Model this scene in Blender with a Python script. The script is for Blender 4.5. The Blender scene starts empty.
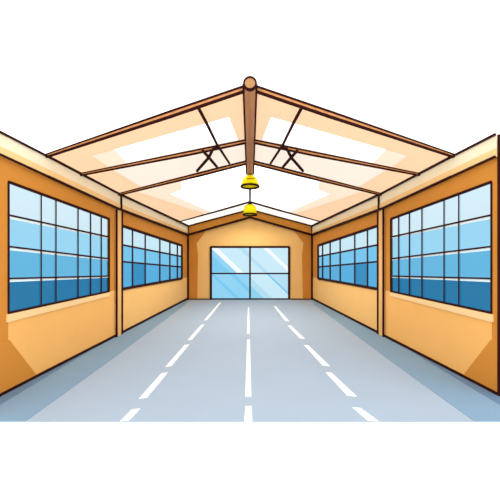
import bpy, bmesh, math
from mathutils import Vector as V
from mathutils.geometry import tessellate_polygon
C = bpy.context.scene
COL = C.collection
H = 2.635                      # eye height
SKY = 1.7                      # strength of the white sky
F = 300.0                      # focal length in pixels of a 500 px frame

# ------------------------------------------------------------------ materials
def lin(c):
    return tuple(((v/255)/12.92 if v/255 <= .04045 else ((v/255+.055)/1.055)**2.4) for v in c)
def base(name):
    m = bpy.data.materials.new(name); m.use_nodes = True
    nt = m.node_tree; nt.nodes.clear()
    return m, nt, nt.nodes.new('ShaderNodeOutputMaterial')
def paint(name, rgb, k=1.0, rough=.9, var=.012, scale=1.5, spec=.15):
    """matt paint with a very faint procedural unevenness"""
    m, nt, out = base(name)
    b = nt.nodes.new('ShaderNodeBsdfPrincipled'); b.inputs['Roughness'].default_value = rough
    b.inputs['Specular IOR Level'].default_value = spec
    c = [min(.93, v*k) for v in lin(rgb)]
    tc = nt.nodes.new('ShaderNodeTexCoord'); n = nt.nodes.new('ShaderNodeTexNoise')
    n.inputs['Scale'].default_value = scale; n.inputs['Detail'].default_value = 3
    r = nt.nodes.new('ShaderNodeValToRGB')
    r.color_ramp.elements[0].position = .35; r.color_ramp.elements[1].position = .65
    r.color_ramp.elements[0].color = (*[v*(1-var) for v in c], 1)
    r.color_ramp.elements[1].color = (*[min(.95, v*(1+var)) for v in c], 1)
    nt.links.new(tc.outputs['Object'], n.inputs['Vector']); nt.links.new(n.outputs['Fac'], r.inputs['Fac'])
    nt.links.new(r.outputs['Color'], b.inputs['Base Color']); nt.links.new(b.outputs[0], out.inputs[0])
    return m
def wood(name, rgb, k=1.0):
    m, nt, out = base(name)
    b = nt.nodes.new('ShaderNodeBsdfPrincipled'); b.inputs['Roughness'].default_value = .8
    b.inputs['Specular IOR Level'].default_value = .15
    c = [min(.9, v*k) for v in lin(rgb)]
    tc = nt.nodes.new('ShaderNodeTexCoord'); w = nt.nodes.new('ShaderNodeTexWave')
    w.inputs['Scale'].default_value = 1.2; w.inputs['Distortion'].default_value = 4; w.inputs['Detail'].default_value = 2
    r = nt.nodes.new('ShaderNodeValToRGB')
    r.color_ramp.elements[0].color = (*[v*.92 for v in c], 1); r.color_ramp.elements[1].color = (*[min(.95, v*1.05) for v in c], 1)
    nt.links.new(tc.outputs['Object'], w.inputs['Vector']); nt.links.new(w.outputs['Color'], r.inputs['Fac'])
    nt.links.new(r.outputs['Color'], b.inputs['Base Color']); nt.links.new(b.outputs[0], out.inputs[0])
    return m
def sheet(name, rgb, k=1.0, tr=.75):
    """tinted roofing sheet that lets daylight through, diffused"""
    m, nt, out = base(name)
    c = [min(.97, v*k) for v in lin(rgb)]
    d = nt.nodes.new('ShaderNodeBsdfDiffuse'); t = nt.nodes.new('ShaderNodeBsdfTranslucent'); x = nt.nodes.new('ShaderNodeMixShader')
    d.inputs[0].default_value = (*c, 1); t.inputs[0].default_value = (*[math.sqrt(v) for v in c], 1); x.inputs[0].default_value = tr
    nt.links.new(d.outputs[0], x.inputs[1]); nt.links.new(t.outputs[0], x.inputs[2]); nt.links.new(x.outputs[0], out.inputs[0])
    return m
def glass(name, rgb, gloss=.02):
    """tinted clear glass; a pane has two faces, hence the square root"""
    m, nt, out = base(name)
    t = nt.nodes.new('ShaderNodeBsdfTransparent'); g = nt.nodes.new('ShaderNodeBsdfGlossy'); x = nt.nodes.new('ShaderNodeMixShader')
    t.inputs[0].default_value = (*[min(1, math.sqrt(v/SKY)) for v in lin(rgb)], 1)
    g.inputs['Roughness'].default_value = .15; x.inputs[0].default_value = gloss
    nt.links.new(t.outputs[0], x.inputs[1]); nt.links.new(g.outputs[0], x.inputs[2]); nt.links.new(x.outputs[0], out.inputs[0])
    return m

K = 1.0
M = dict(
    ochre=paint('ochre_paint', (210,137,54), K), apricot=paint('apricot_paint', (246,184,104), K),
    back=paint('pale_apricot_paint', (255,194,118), K),
    peach=paint('peach_paint', (255,232,198), K), honey=paint('honey_paint', (250,206,142), K),
    pil=paint('pilaster_paint', (240,186,118), K), sill=paint('sill_paint', (254,208,150), K),
    ink=paint('dark_brown_stain', (48,8,4), K, var=.1), 
    beam=wood('brown_beam_wood', (210,146,92), K*1.02), log=wood('ridge_log_wood', (190,132,92), K), logend=wood('log_end_wood', (186,138,92), K),
    tan=sheet('tan_roof_sheet', (240,203,166)), cream=sheet('cream_roof_sheet', (244,220,198)), ivory=sheet('ivory_roof_sheet', (254,249,238)), pale=sheet('pale_roof_sheet', (240,224,210)),
    floor=paint('light_grey_blue_floor', (166,182,198), K, scale=.8), floor_shade=paint('slate_blue_floor_shade', (130,160,184), K), edge_shade=paint('dark_slate_edge_shade', (104,132,160), K),
    white=paint('white_road_paint', (255,255,255), 1.0, var=0),
    yellow=paint('yellow_enamel', (255,228,0), K, rough=.6, spec=.1), slot=paint('brown_slot', (150,90,10), K),
    clear=glass('clear_glass', (255,255,255), .01),
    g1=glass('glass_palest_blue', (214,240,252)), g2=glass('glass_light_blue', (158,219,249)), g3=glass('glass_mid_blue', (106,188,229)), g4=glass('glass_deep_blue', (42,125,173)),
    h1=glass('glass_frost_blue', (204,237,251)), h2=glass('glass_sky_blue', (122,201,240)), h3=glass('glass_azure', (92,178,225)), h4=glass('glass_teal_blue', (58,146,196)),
    d1=glass('door_glass_blue', (125,204,243)), d2=glass('door_glass_pale', (203,236,250)), d3=glass('door_glass_soft', (182,225,245)), d4=glass('door_glass_glint', (246,252,255)), d5=glass('door_glass_azure', (145,213,246)),
    glint=paint('white_glint', (235,250,255), K, var=0),
)
M['clear'].node_tree.nodes['Transparent BSDF'].inputs[0].default_value = (1,1,1,1)

# ------------------------------------------------------------------ helpers
def world_loc(o):
    v = V((0,0,0))
    while o is not None: v += o.location; o = o.parent
    return v
def build(name, bm, mats, parent=None, kind=None, label=None, cat=None, group=None, origin=None, smooth=False):
    bmesh.ops.recalc_face_normals(bm, faces=bm.faces)
    o0 = V(origin) if origin is not None else V((0,0,0))
    if origin is not None: bmesh.ops.translate(bm, verts=bm.verts, vec=-o0)
    me = bpy.data.meshes.new(name); bm.to_mesh(me); bm.free()
    for m in (mats if isinstance(mats, (list, tuple)) else [mats]): me.materials.append(M[m])
    if smooth:
        for p in me.polygons: p.use_smooth = True
    o = bpy.data.objects.new(name, me); COL.objects.link(o)
    if parent is not None:
        o.parent = parent; o.location = o0 - world_loc(parent)
    else: o.location = o0
    if kind: o['kind'] = kind
    if label: o['label'] = label
    if cat: o['category'] = cat
    if group: o['group'] = group
    return o
def empty(name, loc, label, cat, group=None):
    o = bpy.data.objects.new(name, None); COL.objects.link(o); o.location = loc; o.empty_display_size = .2
    o['label'] = label; o['category'] = cat
    if group: o['group'] = group
    return o
def prism(bm, pts, off, mi=0):
    pts = [V(p) for p in pts]; off = V(off)
    a = [bm.verts.new(p) for p in pts]; b = [bm.verts.new(p+off) for p in pts]
    fs = [bm.faces.new(a), bm.faces.new(b[::-1])]
    n = len(pts)
    for i in range(n): fs.append(bm.faces.new((a[i], b[i], b[(i+1)%n], a[(i+1)%n])))
    for f in fs: f.material_index = mi
    return fs
def bar(bm, p, q, wp, wq=None, up=(0,0,1), ratio=1.0):
    """square bar from p to q, width wp at p and wq at q; ratio scales the size along 'up'"""
    p, q = V(p), V(q); wq = wp if wq is None else wq
    d = (q-p).normalized(); u = V(up); s = d.cross(u)
    if s.length < 1e-4: u = V((0,1,0)); s = d.cross(u)
    s.normalize(); u = s.cross(d).normalized()
    r = []
    for c, w in ((p, wp), (q, wq)):
        r.append([bm.verts.new(c + s*(a*w/2) + u*(b*w*ratio/2)) for a, b in ((-1,-1),(1,-1),(1,1),(-1,1))])
    bm.faces.new(r[0]); bm.faces.new(r[1][::-1])
    for i in range(4): bm.faces.new((r[0][i], r[1][i], r[1][(i+1)%4], r[0][(i+1)%4]))
def box(bm, x0, x1, y0, y1, z0, z1, mi=0):
    prism(bm, [(x0,y0,z0),(x1,y0,z0),(x1,y1,z0),(x0,y1,z0)], (0,0,z1-z0), mi)
def tube(bm, pts, r, n=8):
    pts = [V(p) for p in pts]; rings = []
    for i, p in enumerate(pts):
        d = (pts[min(i+1, len(pts)-1)] - pts[max(i-1, 0)]).normalized()
        s = d.cross(V((0,0,1))).normalized(); u = s.cross(d)
        rings.append([bm.verts.new(p + (s*math.cos(2*math.pi*k/n) + u*math.sin(2*math.pi*k/n))*r) for k in range(n)])
    for a, b in zip(rings, rings[1:]):
        for k in range(n): bm.faces.new((a[k], a[(k+1)%n], b[(k+1)%n], b[k]))
    bm.faces.new(rings[0]); bm.faces.new(rings[-1][::-1])
def lathe(bm, prof, c, n=40, cap=True):
    rings = [[bm.verts.new((c[0]+r*math.cos(2*math.pi*k/n), c[1]+r*math.sin(2*math.pi*k/n), c[2]+z)) for k in range(n)] for r, z in prof]
    for a, b in zip(rings, rings[1:]):
        for k in range(n): bm.faces.new((a[k], a[(k+1)%n], b[(k+1)%n], b[k]))
    if cap: bm.faces.new(rings[0][::-1]); bm.faces.new(rings[-1])
    else:
        for k in range(n): bm.faces.new((rings[-1][k], rings[-1][(k+1)%n], rings[0][(k+1)%n], rings[0][k]))
def lerp(knots, y):
    if y <= knots[0][0]: a, b = knots[0], knots[1]
    elif y >= knots[-1][0]: a, b = knots[-2], knots[-1]
    else:
        for a, b in zip(knots, knots[1:]):
            if a[0] <= y <= b[0]: break
    return a[1] + (b[1]-a[1])*(y-a[0])/(b[0]-a[0])

# ------------------------------------------------------------------ the hall's measures (metres; y runs into the hall)
Y0, YB, YR = 5.05, 22.85, 7.3            # floor's front edge, back wall, front of the roof
XW = lambda y: 5.0 - .0143*(y-6)         # the side walls close in very slightly
TOP = lambda y: H + lerp([(5,2.62),(7.3,2.64),(11.1,2.64),(22.85,2.97)], y)     # top of the cornice
BOT = lambda y: H + lerp([(5,2.2),(11.1,2.08),(22.85,2.28)], y)                 # its underside
RID = lambda y: H + lerp([(7.3,4.38),(22.85,4.24)], y)                          # ridge of the roof
def roofz(x, y): return RID(y) + (TOP(y)-RID(y))*abs(x)/XW(y)
def T(y, px=1.7): return px*y/F          # joint bars are sturdier deeper in the hall
def on_roof(u, v, drop=0.0):
    """the spot of the roof's slope that shows at (u, v) of the drawing"""
    lo, hi = 4.0, 40.0
    f = lambda y: H + (265-v)*y/F - (roofz((u-250)*y/F, y) - drop)
    for _ in range(60):
        m = (lo+hi)/2
        if f(m) < 0: lo = m
        else: hi = m
    y = (lo+hi)/2; x = (u-250)*y/F
    return V((x, y, roofz(x, y)-drop))
SIDES = (('left', -1), ('right', 1))

# ------------------------------------------------------------------ floor, lane dashes, painted floor shade
bm = bmesh.new(); box(bm, -5.25, 5.25, Y0, YB+.25, -.02, 0)
floor = build('floor', bm, 'floor', kind='structure', label='light grey-blue hall floor with three rows of white dashes')
def dash(p):
    bm = bmesh.new(); prism(bm, [(x, y, .0) for x, y in p], (0,0,.006)); build('lane_dash', bm, 'white', floor, label='white painted dash')
for ya, yb, w in ((18.6,11.5,.10), (10.6,6.0,.125), (5.6,Y0,.14)):
    xa = (248.5-250)*ya/F; xb = (248.3-250)*yb/F
    dash([(xb-w/2, yb), (xb+w/2, yb), (xa+w*.4, ya), (xa-w*.4, ya)])
for ya, yb in ((5.03,5.5), (5.9,7.35), (7.75,9.95), (10.5,13.3), (14.2,21.2)):
    ya = max(ya, Y0); e = .12*(yb-ya)/1.5 + .06; x = -2.1; w = .09
    dash([(x-w, ya), (x+w*.6, ya+e*.3), (x+w, yb), (x-w*.6, yb-e*.3)])
for ya, yb, xa, xb in ((Y0,5.55,2.08,1.98), (6.0,7.37,2.05,1.94), (7.8,9.88,1.99,1.86), (10.7,13.1,1.87,1.73), (14.0,19.3,1.745,1.6)):
    e = .1*(yb-ya)/1.5 + .05; w = .09
    dash([(xa-w, ya+e*.3), (xa+w, ya), (xb+w*.6, yb-e*.3), (xb-w, yb)])
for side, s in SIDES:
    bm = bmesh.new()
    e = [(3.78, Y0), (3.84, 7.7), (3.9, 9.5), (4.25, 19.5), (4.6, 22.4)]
    prism(bm, [(s*x, y, 0) for x, y in e] + [(s*XW(22.4), 22.4, 0), (s*XW(Y0), Y0, 0)], (0,0,.008))  # shade along the wall, painted as a strip of floor
    band = build('trim_1' if s < 0 else 'trim_2', bm, 'floor_shade', kind='structure', label='slate-blue painted shade on the floor along the %s wall' % side)
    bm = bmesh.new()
    prism(bm, [(s*4.66, Y0, .008), (s*4.69, 5.6, .008), (s*4.93, 9.6, .008), (s*XW(9.6), 9.6, .008), (s*XW(Y0), Y0, .008)], (0,0,.006))  # deeper shade at the wall's foot, painted as a tapering strip
    build('shade_strip', bm, 'edge_shade', band, label='darker painted shade against the wall')

# ------------------------------------------------------------------ side walls, windows
NEAR = dict(y=(6.2,10.48), a=[1.72,1.036,.384,-.28,-.995], b=[1.61,.98,.22,-.385,-.93],
            v=[7.15,7.68,8.64,9.3,9.95], mats=['g1','g2','g3','g4'])
FAR = dict(y=(11.53,20.97), a=[1.507,.776,.13,-.923], b=[1.363,.594,-.14,-.937],
           v=[12.5,13.95,16.1,18.0,19.75], mats=['h1','h2','h3'])
def lv(w, k, y):
    t = (y-w['y'][0])/(w['y'][1]-w['y'][0]); return H + w['a'][k] + (w['b'][k]-w['a'][k])*t
PILA = (10.96, 11.4)
wn = 0
for side, s in SIDES:
    ystart = Y0 if s < 0 else 6.03
    P = lambda y, z, d=0.0: V((s*(XW(y)-d), y, z))          # a point on the wall's inner face, d metres into the hall
    bm = bmesh.new(); TH = (s*.05, 0, 0)
    def cell(y0, y1, za, zb, mi): prism(bm, [P(y0,za(y0)), P(y1,za(y1)), P(y1,zb(y1)), P(y0,zb(y0))], TH, mi)
    zero = lambda y: 0.0; cap = lambda y: BOT(y)+.1
    n_s, n_t = (lambda y: lv(NEAR,4,y)), (lambda y: lv(NEAR,0,y))
    f_s, f_t = (lambda y: lv(FAR,3,y)), (lambda y: lv(FAR,0,y))
    cell(ystart, NEAR['y'][0], zero, cap, 0)  # ochre down to the floor: shade of the front end in the paint
    cell(*NEAR['y'], zero, n_s, 1); cell(*NEAR['y'], n_t, cap, 0)
    cell(NEAR['y'][1], 11.2, zero, n_s, 1); cell(NEAR['y'][1], 11.2, n_s, cap, 0)
    cell(11.2, FAR['y'][0], zero, f_s, 2); cell(11.2, FAR['y'][0], f_s, cap, 0)  # rear bay's brighter light put into a paler lower paint
    cell(*FAR['y'], zero, f_s, 2); cell(*FAR['y'], f_t, cap, 0)
    cell(FAR['y'][1], YB, zero, f_s, 2); cell(FAR['y'][1], YB, f_s, cap, 0)
    wall = build('wall_'+side, bm, ['ochre','apricot','back'], kind='structure',
                 label='%s wall, ochre above and apricot below its two blue windows' % side)
    # dark end post of the right wall
    if s > 0:
        bm = bmesh.new(); prism(bm, [P(5.98,0,.03), P(6.03,0,.03), P(6.03,TOP(6)-.02,.03), P(5.98,TOP(6)-.02,.03)], (.28,0,0))
        build('end_post', bm, 'ink', wall, label='dark brown end board')
    bm = bmesh.new(); prism(bm, [P(ystart,0), P(7.05,0), P(6.22,1.08), P(ystart,1.15)], (-s*.012,0,0))  # dark triangle of shade at the front foot, painted on
    build('foot_shade', bm, 'ochre', wall, label='ochre slanting patch of painted shade at the front end')
    # dark baseboard
    bm = bmesh.new()
    for ya, yb in ((ystart, PILA[0]), (PILA[1], YB)):
        hh = lambda y: .045 + .0045*y
        prism(bm, [P(ya,0), P(yb,0), P(yb,hh(yb)), P(ya,hh(ya))], (-s*.03,0,0))
    build('baseboard_'+side, bm, 'ink', kind='structure', label='thin dark brown baseboard of the %s wall' % side)
    # pilaster between the bays
    bm = bmesh.new(); prism(bm, [P(PILA[0],0), P(PILA[1],0), P(PILA[1],BOT(11.2)), P(PILA[0],BOT(11.2))], (-s*.05,0,0))
    pl = build('trim_3' if s < 0 else 'trim_4', bm, 'pil', kind='structure', label='pale pilaster between the windows of the %s wall' % side)
    for y in PILA:
        bm = bmesh.new(); bar(bm, P(y,0,.06), P(y,BOT(11.2),.06), .055 if y < 11.2 else .062)
        build('edge_strip', bm, 'ink', pl, label='dark brown edge strip')
    # cornice
    bm = bmesh.new(); ys = [ystart, 7.3, 11.1, 15, 19, YB]
    MID = lambda y: BOT(y) + (TOP(y)-BOT(y))*.38
    for a, b in zip(ys, ys[1:]): prism(bm, [P(a,MID(a),.05), P(b,MID(b),.05), P(b,TOP(b),.05), P(a,TOP(a),.05)], (s*.25,0,0))
    cn = build('trim_5' if s < 0 else 'trim_6', bm, 'peach', kind='structure', label='peach cornice beam on top of the %s wall' % side)
    bm = bmesh.new()
    for a, b in zip(ys, ys[1:]): prism(bm, [P(a,BOT(a),.06), P(b,BOT(b),.06), P(b,MID(b),.06), P(a,MID(a),.06)], (s*.24,0,0))
    build('lower_moulding', bm, 'honey', cn, label='honey-coloured lower moulding')
    for nm, Z in (('top_strip', TOP), ('bottom_strip', BOT)):
        bm = bmesh.new()
        for a, b in zip(ys, ys[1:]): bar(bm, P(a,Z(a),.07), P(b,Z(b),.07), T(a,2.1), T(b,1.8))
        build(nm, bm, 'ink', cn, label='dark brown edge strip')
    bm = bmesh.new(); bar(bm, P(11.3,BOT(11.3),.07), P(11.3,TOP(11.3),.07), .07); build('joint_strip', bm, 'ink', cn, label='dark brown joint strip')
    # windows
    for w, where in ((NEAR, 'front'), (FAR, 'rear')):
        wn += 1; y0, y1 = w['y']; nr = len(w['mats']); D = -.02
        fr = bmesh.new(); zt = lambda y: lv(w,0,y); zb = lambda y: lv(w,nr,y)
        bw = lambda y, px=1.0: px*y/F
        for Z in (zt, zb): bar(fr, P(y0,Z(y0),0), P(y1,Z(y1),0), bw(y0,2.4), bw(y1,2.0))
        for y in (y0, y1):
            ww = max(.035, .9*y*y/1500)
            prism(fr, [P(y-ww/2,zb(y)), P(y+ww/2,zb(y)), P(y+ww/2,zt(y)), P(y-ww/2,zt(y))], (-s*bw(y,.9),0,0))
        win = build('window_%d' % wn, fr, 'ink', kind='structure', label='%s window of the %s wall, dark thin grid over panes in tiers of blue' % (where, side))
        edges = [y0] + w['v'] + [y1]
        bm = bmesh.new()
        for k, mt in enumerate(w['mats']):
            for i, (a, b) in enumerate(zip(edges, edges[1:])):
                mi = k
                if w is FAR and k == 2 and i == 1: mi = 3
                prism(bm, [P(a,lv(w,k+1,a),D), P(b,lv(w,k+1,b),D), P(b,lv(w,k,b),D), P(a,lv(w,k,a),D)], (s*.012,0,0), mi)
        bmesh.ops.remove_doubles(bm, verts=bm.verts, dist=1e-5)
        # drop the inner walls between neighbouring panes
        seen = {}
        for f in bm.faces: seen.setdefault(frozenset(v.index for v in f.verts), []).append(f)
        build('window_glass', bm, w['mats'] + (['h4'] if w is FAR else []), win, label='blue glass, palest in the top tier')
        for k in range(1, nr):
            bm = bmesh.new(); bar(bm, P(y0,lv(w,k,y0),0), P(y1,lv(w,k,y1),0), bw(y0,1.6), bw(y1,1.4)); build('glazing_bar', bm, 'ink', win)
            if w is NEAR:
                bm = bmesh.new(); o = .045; prism(bm, [P(y0,lv(w,k,y0)-o-.03,-.012), P(y1,lv(w,k,y1)-o-.01,-.012), P(y1,lv(w,k,y1)-.01,-.012), P(y0,lv(w,k,y0)-.02,-.012)], (-s*.006,0,0))  # highlight at the top of a pane row, built as a white strip
                build('glint_strip', bm, 'glint', win, label='white bead painted under the bar')
        for i, y in enumerate(w['v']):
            ww = .8*y*y/1500; a = zt(y)
            bm = bmesh.new(); prism(bm, [P(y-ww/2,zb(y)), P(y+ww/2,zb(y)), P(y+ww/2,a), P(y-ww/2,a)], (-s*bw(y,.7),0,0)); build('glazing_bar', bm, 'ink', win)
        if w is NEAR:
            bm = bmesh.new(); g = lambda y: zb(y) - .02; hh = lambda y: .16
            prism(bm, [P(y0-.05,g(y0)-hh(0)), P(y1,g(y1)-hh(0)+.02), P(y1,g(y1)), P(y0-.05,g(y0))], (-s*.035,0,0))
            build('window_sill', bm, 'sill', win, label='pale apricot sill board')

# ------------------------------------------------------------------ back wall and glazed door
k = YB/F
def B(u, v, d=0.0): return V(((u-250)*k, YB-d, H + (265-v)*k))
bm = bmesh.new()
DX = 39.3*k; DT = H + 18*k
xw = XW(YB)
for s in (-1, 1): prism(bm, [(s*DX,YB,0), (s*xw,YB,0), (s*xw,YB,TOP(YB)), (s*DX,YB,roofz(DX,YB)-.01)], (0,.22,0))
prism(bm, [(-DX,YB,DT), (DX,YB,DT), (DX,YB,roofz(DX,YB)-.01), (0,YB,RID(YB)-.01), (-DX,YB,roofz(DX,YB)-.01)], (0,.22,0))
wb = build('wall_back', bm, 'back', kind='structure', label='pale apricot gable wall at the end of the hall')
bm = bmesh.new()
for s in (-1, 1):
    x0, x1 = s*.0, s*(xw-.05)
    prism(bm, [(0,YB,H+47.4*k), (x1,YB,H+30*k), (x1,YB,H+39*k), (0,YB,H+55.6*k)], (0,-.12,0))
rk = build('rake_beam', bm, 'ochre', wb, label='ochre gable beam')
for nm, va, vb in (('rake_strip', 47.4, 30), ('rake_strip', 55.6, 39)):
    for s in (-1, 1):
        bm = bmesh.new(); bar(bm, (0,YB-.14,H+va*k), (s*(xw-.06),YB-.14,H+vb*k), T(YB,1.8)); build(nm, bm, 'ink', rk, label='dark brown edge strip')
for i, (side, s) in enumerate(SIDES):
    bm = bmesh.new(); prism(bm, [(s*(xw-.02),YB,0), (s*(xw-.74),YB,0), (s*(xw-.8),YB,H+10*k), (s*(xw-.7),YB,H+22*k), (s*(xw-1.5),YB,H+36*k), (s*(xw-.02),YB,H+31*k)], (0,-.05,0))  # shade in the corner and under the beam, built as an ochre board
    cp = build('trim_%d' % (7+i), bm, 'ochre', kind='structure', label='ochre painted shade in the back %s corner' % side)
    bm = bmesh.new(); bar(bm, (s*(xw-.05),YB-.08,0), (s*(xw-.05),YB-.08,H+39*k), .14); build('corner_strip', bm, 'ink', cp, label='dark brown corner strip')
bm = bmesh.new()
for s in (-1, 1): prism(bm, [(s*(DX+.02),YB,0), (s*(xw-.1),YB,0), (s*(xw-.1),YB,.08), (s*(DX+.02),YB,.08)], (0,-.07,0))
build('baseboard_back', bm, 'ink', kind='structure', label='thin dark brown baseboard of the back wall')

bm = bmesh.new(); yD = YB+.02
for x in (-DX+.02, DX-.02): bar(bm, (x,YB-.01,0), (x,YB-.01,DT), .15)
bar(bm, (-DX,YB-.01,DT), (DX,YB-.01,DT), .15); bar(bm, (-DX,YB-.01,.05), (DX,YB-.01,.05), .1)
door = build('door_1', bm, 'ink', kind='structure', label='wide glazed door in the back wall, four blue panes with painted diagonal glints')
zm = H - 8.5*k
bm = bmesh.new(); bar(bm, (0,YB-.02,.05), (0,YB-.02,DT), .13); build('centre_stile', bm, 'ink', door)
for s in (-1,1):
    bm = bmesh.new(); bar(bm, (s*.05,YB-.02,zm), (s*DX,YB-.02,zm), .11); build('middle_rail', bm, 'ink', door)
# glass: diagonal glints put into the tints of each pane's cut pieces; coordinates in units of the drawing
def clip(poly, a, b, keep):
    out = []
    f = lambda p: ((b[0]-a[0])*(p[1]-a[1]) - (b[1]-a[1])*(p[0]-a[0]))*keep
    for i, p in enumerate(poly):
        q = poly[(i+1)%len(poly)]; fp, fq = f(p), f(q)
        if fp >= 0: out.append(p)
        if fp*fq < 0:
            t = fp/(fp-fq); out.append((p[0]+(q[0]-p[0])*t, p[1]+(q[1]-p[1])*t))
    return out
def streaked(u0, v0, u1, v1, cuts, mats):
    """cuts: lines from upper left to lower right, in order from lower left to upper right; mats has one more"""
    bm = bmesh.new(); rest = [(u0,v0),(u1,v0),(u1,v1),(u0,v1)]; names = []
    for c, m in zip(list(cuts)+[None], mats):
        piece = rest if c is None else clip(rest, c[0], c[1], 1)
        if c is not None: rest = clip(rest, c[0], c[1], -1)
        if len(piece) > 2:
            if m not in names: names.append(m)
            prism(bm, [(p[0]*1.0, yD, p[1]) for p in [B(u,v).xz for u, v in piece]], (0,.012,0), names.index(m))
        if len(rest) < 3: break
    build('door_glass', bm, names, door, label='pale blue glass pane with painted glints')
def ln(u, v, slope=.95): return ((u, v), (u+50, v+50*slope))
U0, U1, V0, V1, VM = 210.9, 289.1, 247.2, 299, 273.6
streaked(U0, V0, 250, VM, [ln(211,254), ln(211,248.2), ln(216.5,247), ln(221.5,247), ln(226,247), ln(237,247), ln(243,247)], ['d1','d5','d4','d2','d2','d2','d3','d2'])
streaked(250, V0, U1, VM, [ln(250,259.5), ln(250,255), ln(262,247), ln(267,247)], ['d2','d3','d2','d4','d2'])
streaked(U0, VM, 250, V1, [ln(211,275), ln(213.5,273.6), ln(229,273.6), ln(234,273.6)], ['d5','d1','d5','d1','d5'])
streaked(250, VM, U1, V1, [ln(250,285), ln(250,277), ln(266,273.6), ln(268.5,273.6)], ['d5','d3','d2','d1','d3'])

# ------------------------------------------------------------------ roof sheets
def eave(y): return V((-XW(y), y, TOP(y)))
def ridge(y): return V((0, y, RID(y)))
YE = (7.24, 8.67, 11.1, 20.0, YB+.2); YI = (7.3, 10.25, 12.25, 20.0, YB+.2)     # each rafter's foot and head
def rafter_pt(i, u):
    """point of rafter i's line seen at column u"""
    a, b = eave(YE[i]), ridge(YI[i])
    t = 0; lo, hi = 0., 1.
    for _ in range(50):
        t = (lo+hi)/2; y = a.y+(b.y-a.y)*t; x = a.x*(1-t)
        if 250+F*x/y < u: lo = t
        else: hi = t
    y = a.y+(b.y-a.y)*t; x = a.x*(1-t); return V((x, y, roofz(x, y)))
O = on_roof
W = [O(114,149.5), O(229,117), rafter_pt(1,238), rafter_pt(1,127)]
Cq = [O(91,156), W[0], W[3], rafter_pt(1,108)]
b3 = [rafter_pt(2,180), O(182,189.5), O(170,194.4), rafter_pt(3,211)]
panels = [
    ('tan',  [eave(YE[0]), ridge(YI[0]), ridge(YI[1]), W[2], W[1], W[0], Cq[0], Cq[3], eave(YE[1])]),
    ('clear', W), ('cream', Cq),
    ('tan',  [eave(YE[1]), rafter_pt(1,108), rafter_pt(2,141), eave(YE[2])]),
    ('pale', [rafter_pt(1,108), ridge(YI[1]), ridge(YI[2]), rafter_pt(2,141)]),
    ('tan',  [eave(YE[2]), rafter_pt(2,131), rafter_pt(3,205), eave(YE[3])]),
    ('cream',[rafter_pt(2,131), b3[0], b3[1], b3[2], b3[3], rafter_pt(3,205)]),
    ('clear',[b3[0], ridge(YI[2]), ridge(YI[3]), b3[3], b3[2], b3[1]]),
    ('ivory', [eave(YE[3]), ridge(YI[3]), ridge(YI[4]), eave(YE[4])]),
]
NM = dict(tan=('roof_sheet','tan light-passing roof sheet'), cream=('roof_sheet','cream light-passing roof sheet'),
          pale=('roof_sheet','pale cream light-passing roof sheet'), ivory=('roof_sheet','ivory light-passing roof sheet'), clear=('skylight','clear skylight pane'))
bm = bmesh.new()
bar(bm, ridge(14.2)-V((0,0,.05)), ridge(YB)-V((0,0,.05)), T(17,1.9), T(20,1.9))
ceiling = build('ceiling', bm, 'ink', kind='structure', label='pitched cream roof with white skylights between brown rafters')
for mt, pts in panels:
    for s in (1, -1):
        bm = bmesh.new(); q = [V((p.x*s, p.y, p.z)) for p in pts]
        lo = [bm.verts.new(p) for p in q]; hi = [bm.verts.new(p+V((0,0,.02))) for p in q]; n = len(q)
        for tri in tessellate_polygon([[V((p.x, p.y, 0)) for p in q]]):
            bm.faces.new([lo[j] for j in tri]); bm.faces.new([hi[j] for j in tri[::-1]])
        for j in range(n): bm.faces.new((lo[j], lo[(j+1)%n], hi[(j+1)%n], hi[j]))
        build(NM[mt][0], bm, mt, ceiling, label=NM[mt][1])

# ------------------------------------------------------------------ timber: ridge log, rafters, brace rods
zc = lambda y: RID(y) - .06
def ycyl(bm, y0, y1, r, n=32, z0=None, z1=None, mi=0):
    rr = [[bm.verts.new((r*math.cos(2*math.pi*k/n), y, z + r*math.sin(2*math.pi*k/n))) for k in range(n)] for y, z in ((y0, z0), (y1, z1))]
    bm.faces.new(rr[0]); bm.faces.new(rr[1][::-1])
    for k in range(n): bm.faces.new((rr[0][k], rr[0][(k+1)%n], rr[1][(k+1)%n], rr[1][k]))
LA, LB, LR = 7.16, 13.9, .15
log_ = empty('ridge_log', (0, LA, zc(LA)), 'round brown ridge log running under the peak of the roof', 'beam')
bm = bmesh.new(); ycyl(bm, LA, LB, LR, z0=zc(LA), z1=zc(LB)); build('log_shaft', bm, 'log', log_)
bm = bmesh.new(); ycyl(bm, LA-.03, LA, .125, z0=zc(LA), z1=zc(LA)); build('log_end', bm, 'logend', log_, label='lighter round cut end')
bm = bmesh.new()
n = 40
prof = [(.125,-.045),(.165,-.045),(.165,.03),(.125,.03)]
rings = [[bm.verts.new((r*math.cos(2*math.pi*j/n), LA+dy, zc(LA)+r*math.sin(2*math.pi*j/n))) for j in range(n)] for r, dy in prof]
for a, b in zip(rings, rings[1:]+rings[:1]):
    for j in range(n): bm.faces.new((a[j], a[(j+1)%n], b[(j+1)%n], b[j]))
build('end_ring', bm, 'ink', log_, label='dark brown ring round the cut end')
for s in (-1, 1):
    bm = bmesh.new(); bar(bm, (s*.15, LA, zc(LA)-.03), (s*.15, LB, zc(LB)-.03), .062, .085); build('edge_strip', bm, 'ink', log_, label='dark brown edge strip')

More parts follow.
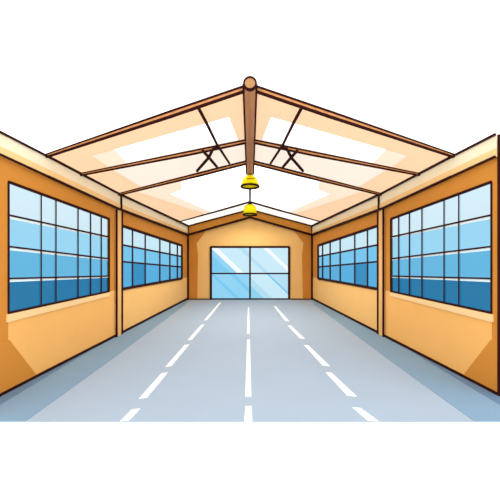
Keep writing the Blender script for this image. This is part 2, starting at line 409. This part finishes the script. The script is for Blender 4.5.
desc = ['front rafter of the {} roof slope, outermost, against the white sky', 'middle rafter of the {} roof slope, between front rafter and cross-braced rafter',
        'inner rafter of the {} roof slope, where the cross braces end', 'slim dark rafter of the {} roof slope nearest the back wall']
for i in range(4):
    for side, s in SIDES:
        a, b = eave(YE[i]), ridge(YI[i])
        hd = (.11,.14,.16,.08)[i]; wd = (.05,.05,.07,.1)[i]
        A = V((s*a.x*.99, a.y, a.z)); Bp = V((0, b.y, b.z)); Bp.x = s*.155 if i < 3 else 0
        A.x = s*abs(a.x)*.99
        top = V((0,0,-.004))
        nseg = 8
        def pt(t, dz=0, dn=0):
            x = A.x+(Bp.x-A.x)*t; y = A.y+(Bp.y-A.y)*t
            return V((x, y+dn, roofz(x, y)-.004+dz))
        def ribbon(bm, z0, z1, n0, n1):
            for j in range(nseg):
                t0, t1 = j/nseg, (j+1)/nseg
                g0, g1 = .5+.5*min(1, t0*1.6), .5+.5*min(1, t1*1.6)     # timbers are tapered towards the foot
                prism(bm, [pt(t0,z0*g0,n0), pt(t1,z0*g1,n0), pt(t1,z1*g1,n0), pt(t0,z1*g0,n0)], (0,n1-n0,0))
            bmesh.ops.remove_doubles(bm, verts=bm.verts, dist=1e-5)
        root = empty('rafter', A, desc[i].format(side), 'beam', 'roof rafters')
        if i == 3:
            bm = bmesh.new(); ribbon(bm, -.11, 0, -.05, .05); build('rafter_timber', bm, 'ink', root, label='dark brown slim timber'); continue
        dz = 0.0
        bm = bmesh.new(); ribbon(bm, -hd, .0 if i else .04, 0, wd); build('rafter_timber', bm, 'beam', root)
        e = (.05,.05,.065)[i]
        bm = bmesh.new(); ribbon(bm, (-e if i else .0), (0 if i else .05), -.02, 0); build('upper_strip', bm, 'ink', root, label='dark brown upper edge strip')
        bm = bmesh.new(); ribbon(bm, -hd-.01, -hd+(.04,.035,.04)[i], -.02, wd) ; build('lower_strip', bm, 'ink', root, label='dark brown lower edge strip')
rods = [('long thin dark rod slanting down the {} roof slope', [(198,107),(207,124),(217,144.5),(229.5,163.5)]),
        ('straight short brace rod of the X on the {} roof slope', [(203,151),(210,158.8),(217,167)]),
        ('bent short brace rod of the X on the {} roof slope', [(217,146.5),(212.5,150),(208.8,157.5),(197,171)])]
for d, p in rods:
    for side, s in SIDES:
        q = [on_roof(u, v, .225) for u, v in p]; q = [V((-s*w.x, w.y, w.z)) for w in q]
        bm = bmesh.new(); tube(bm, q, .042 if 'long' in d else .05); build('brace_rod', bm, 'ink', label=d.format(side), cat='rod', group='brace rods under the roof', origin=q[0])

# ------------------------------------------------------------------ lamps
def lamp(y, ztop, h, r, label, ridge_gap, second=False):
    root = empty('pendant_lamp', (0, y, ztop), label, 'lamp', 'yellow pendant lamps')
    c = (0, y, ztop)
    # shade: a bell, open below, with real wall thickness
    out = [(.28,0), (.48,-.09), (.68,-.24), (.84,-.45), (.95,-.72), (1.0,-.95)] if not second else [(.3,0), (.58,-.06), (.80,-.22), (.93,-.48), (.97,-.92)]
    prof = [(a*r, b*h) for a, b in out]; inn = [(max(.02, a-.025), b-.01) for a, b in prof[::-1]]
    bm = bmesh.new(); lathe(bm, prof+inn, c, cap=False); sh = build('lamp_shade', bm, 'yellow', root, smooth=True)
    t = .08 if not second else .1
    bm = bmesh.new(); lathe(bm, [(prof[-1][0]-.03,-h+t*.6),(prof[-1][0]+.03,-h+t*.6),(prof[-1][0]+.045,-h+.0),(prof[-1][0]+.03,-h-t*.3),(prof[-1][0]-.03,-h-t*.3)], c, cap=False); build('shade_rim', bm, 'ink', sh, label='dark brown rim')
    if not second:
        bm = bmesh.new(); rr = .88*r
        tube(bm, [V((rr*math.sin(a), y - rr*math.cos(a) - .012, ztop-.47*h + .02*math.sin(a*2))) for a in [(-.35 + .1*j) for j in range(11)]], .018); build('shade_crease', bm, 'slot', sh, label='short brown crease')
    bm = bmesh.new(); lathe(bm, [(.30*r, .03+0), (.36*r, -.02), (.30*r, -.07*h-.02), (.02, -.07*h-.02)][::-1] + [(.22*r, ridge_gap)], c); build('lamp_collar', bm, 'ink', root, label='dark brown collar')
    bm = bmesh.new(); lathe(bm, [(.01,-.62*h),(.09,-.58*h),(.11,-.5*h),(.07,-.36*h),(.05,-.12*h)], c, n=20); b = build('bulb', bm, 'bulb', root, smooth=True)
    ld = bpy.data.lights.new('lamp_light', 'SPOT'); ld.spot_size = math.radians(150 if not second else 168); ld.spot_blend = .5; ld.energy = 680 if not second else 240; ld.color = (1,.93,.86); ld.shadow_soft_size = .12
    lo = bpy.data.objects.new('lamp_light', ld); COL.objects.link(lo); lo.parent = root; lo.location = (0, 0, -1.12*h)
m, nt, out = base('warm_bulb'); e = nt.nodes.new('ShaderNodeEmission'); e.inputs[0].default_value = (1,.82,.12,1); e.inputs[1].default_value = 1; nt.links.new(e.outputs[0], out.inputs[0]); M['bulb'] = m
lamp(13.6, H + 4.07, .52, .40, 'larger yellow bell lamp hanging from the end of the ridge log', .04)
lamp(20.3, H + (265-204.5)*20.3/F, .70, .47, 'smaller banded yellow lamp hanging in front of the back gable', .16, True)

# ------------------------------------------------------------------ daylight and camera
w = bpy.data.worlds.new('white_sky'); C.world = w; w.use_nodes = True
bg = w.node_tree.nodes['Background']; bg.inputs[0].default_value = (1,1,1,1); bg.inputs[1].default_value = SKY
cam = bpy.data.cameras.new('camera'); cam.lens = 21.6; cam.sensor_width = 36; cam.shift_y = .03; cam.clip_end = 500
co = bpy.data.objects.new('camera', cam); COL.objects.link(co); co.location = (0,0,H); co.rotation_euler = (math.pi/2,0,0); C.camera = co
vs = C.view_settings; vs.view_transform = 'Standard'; vs.look = 'None'; vs.exposure = 0; vs.gamma = 1; vs.use_curve_mapping = False
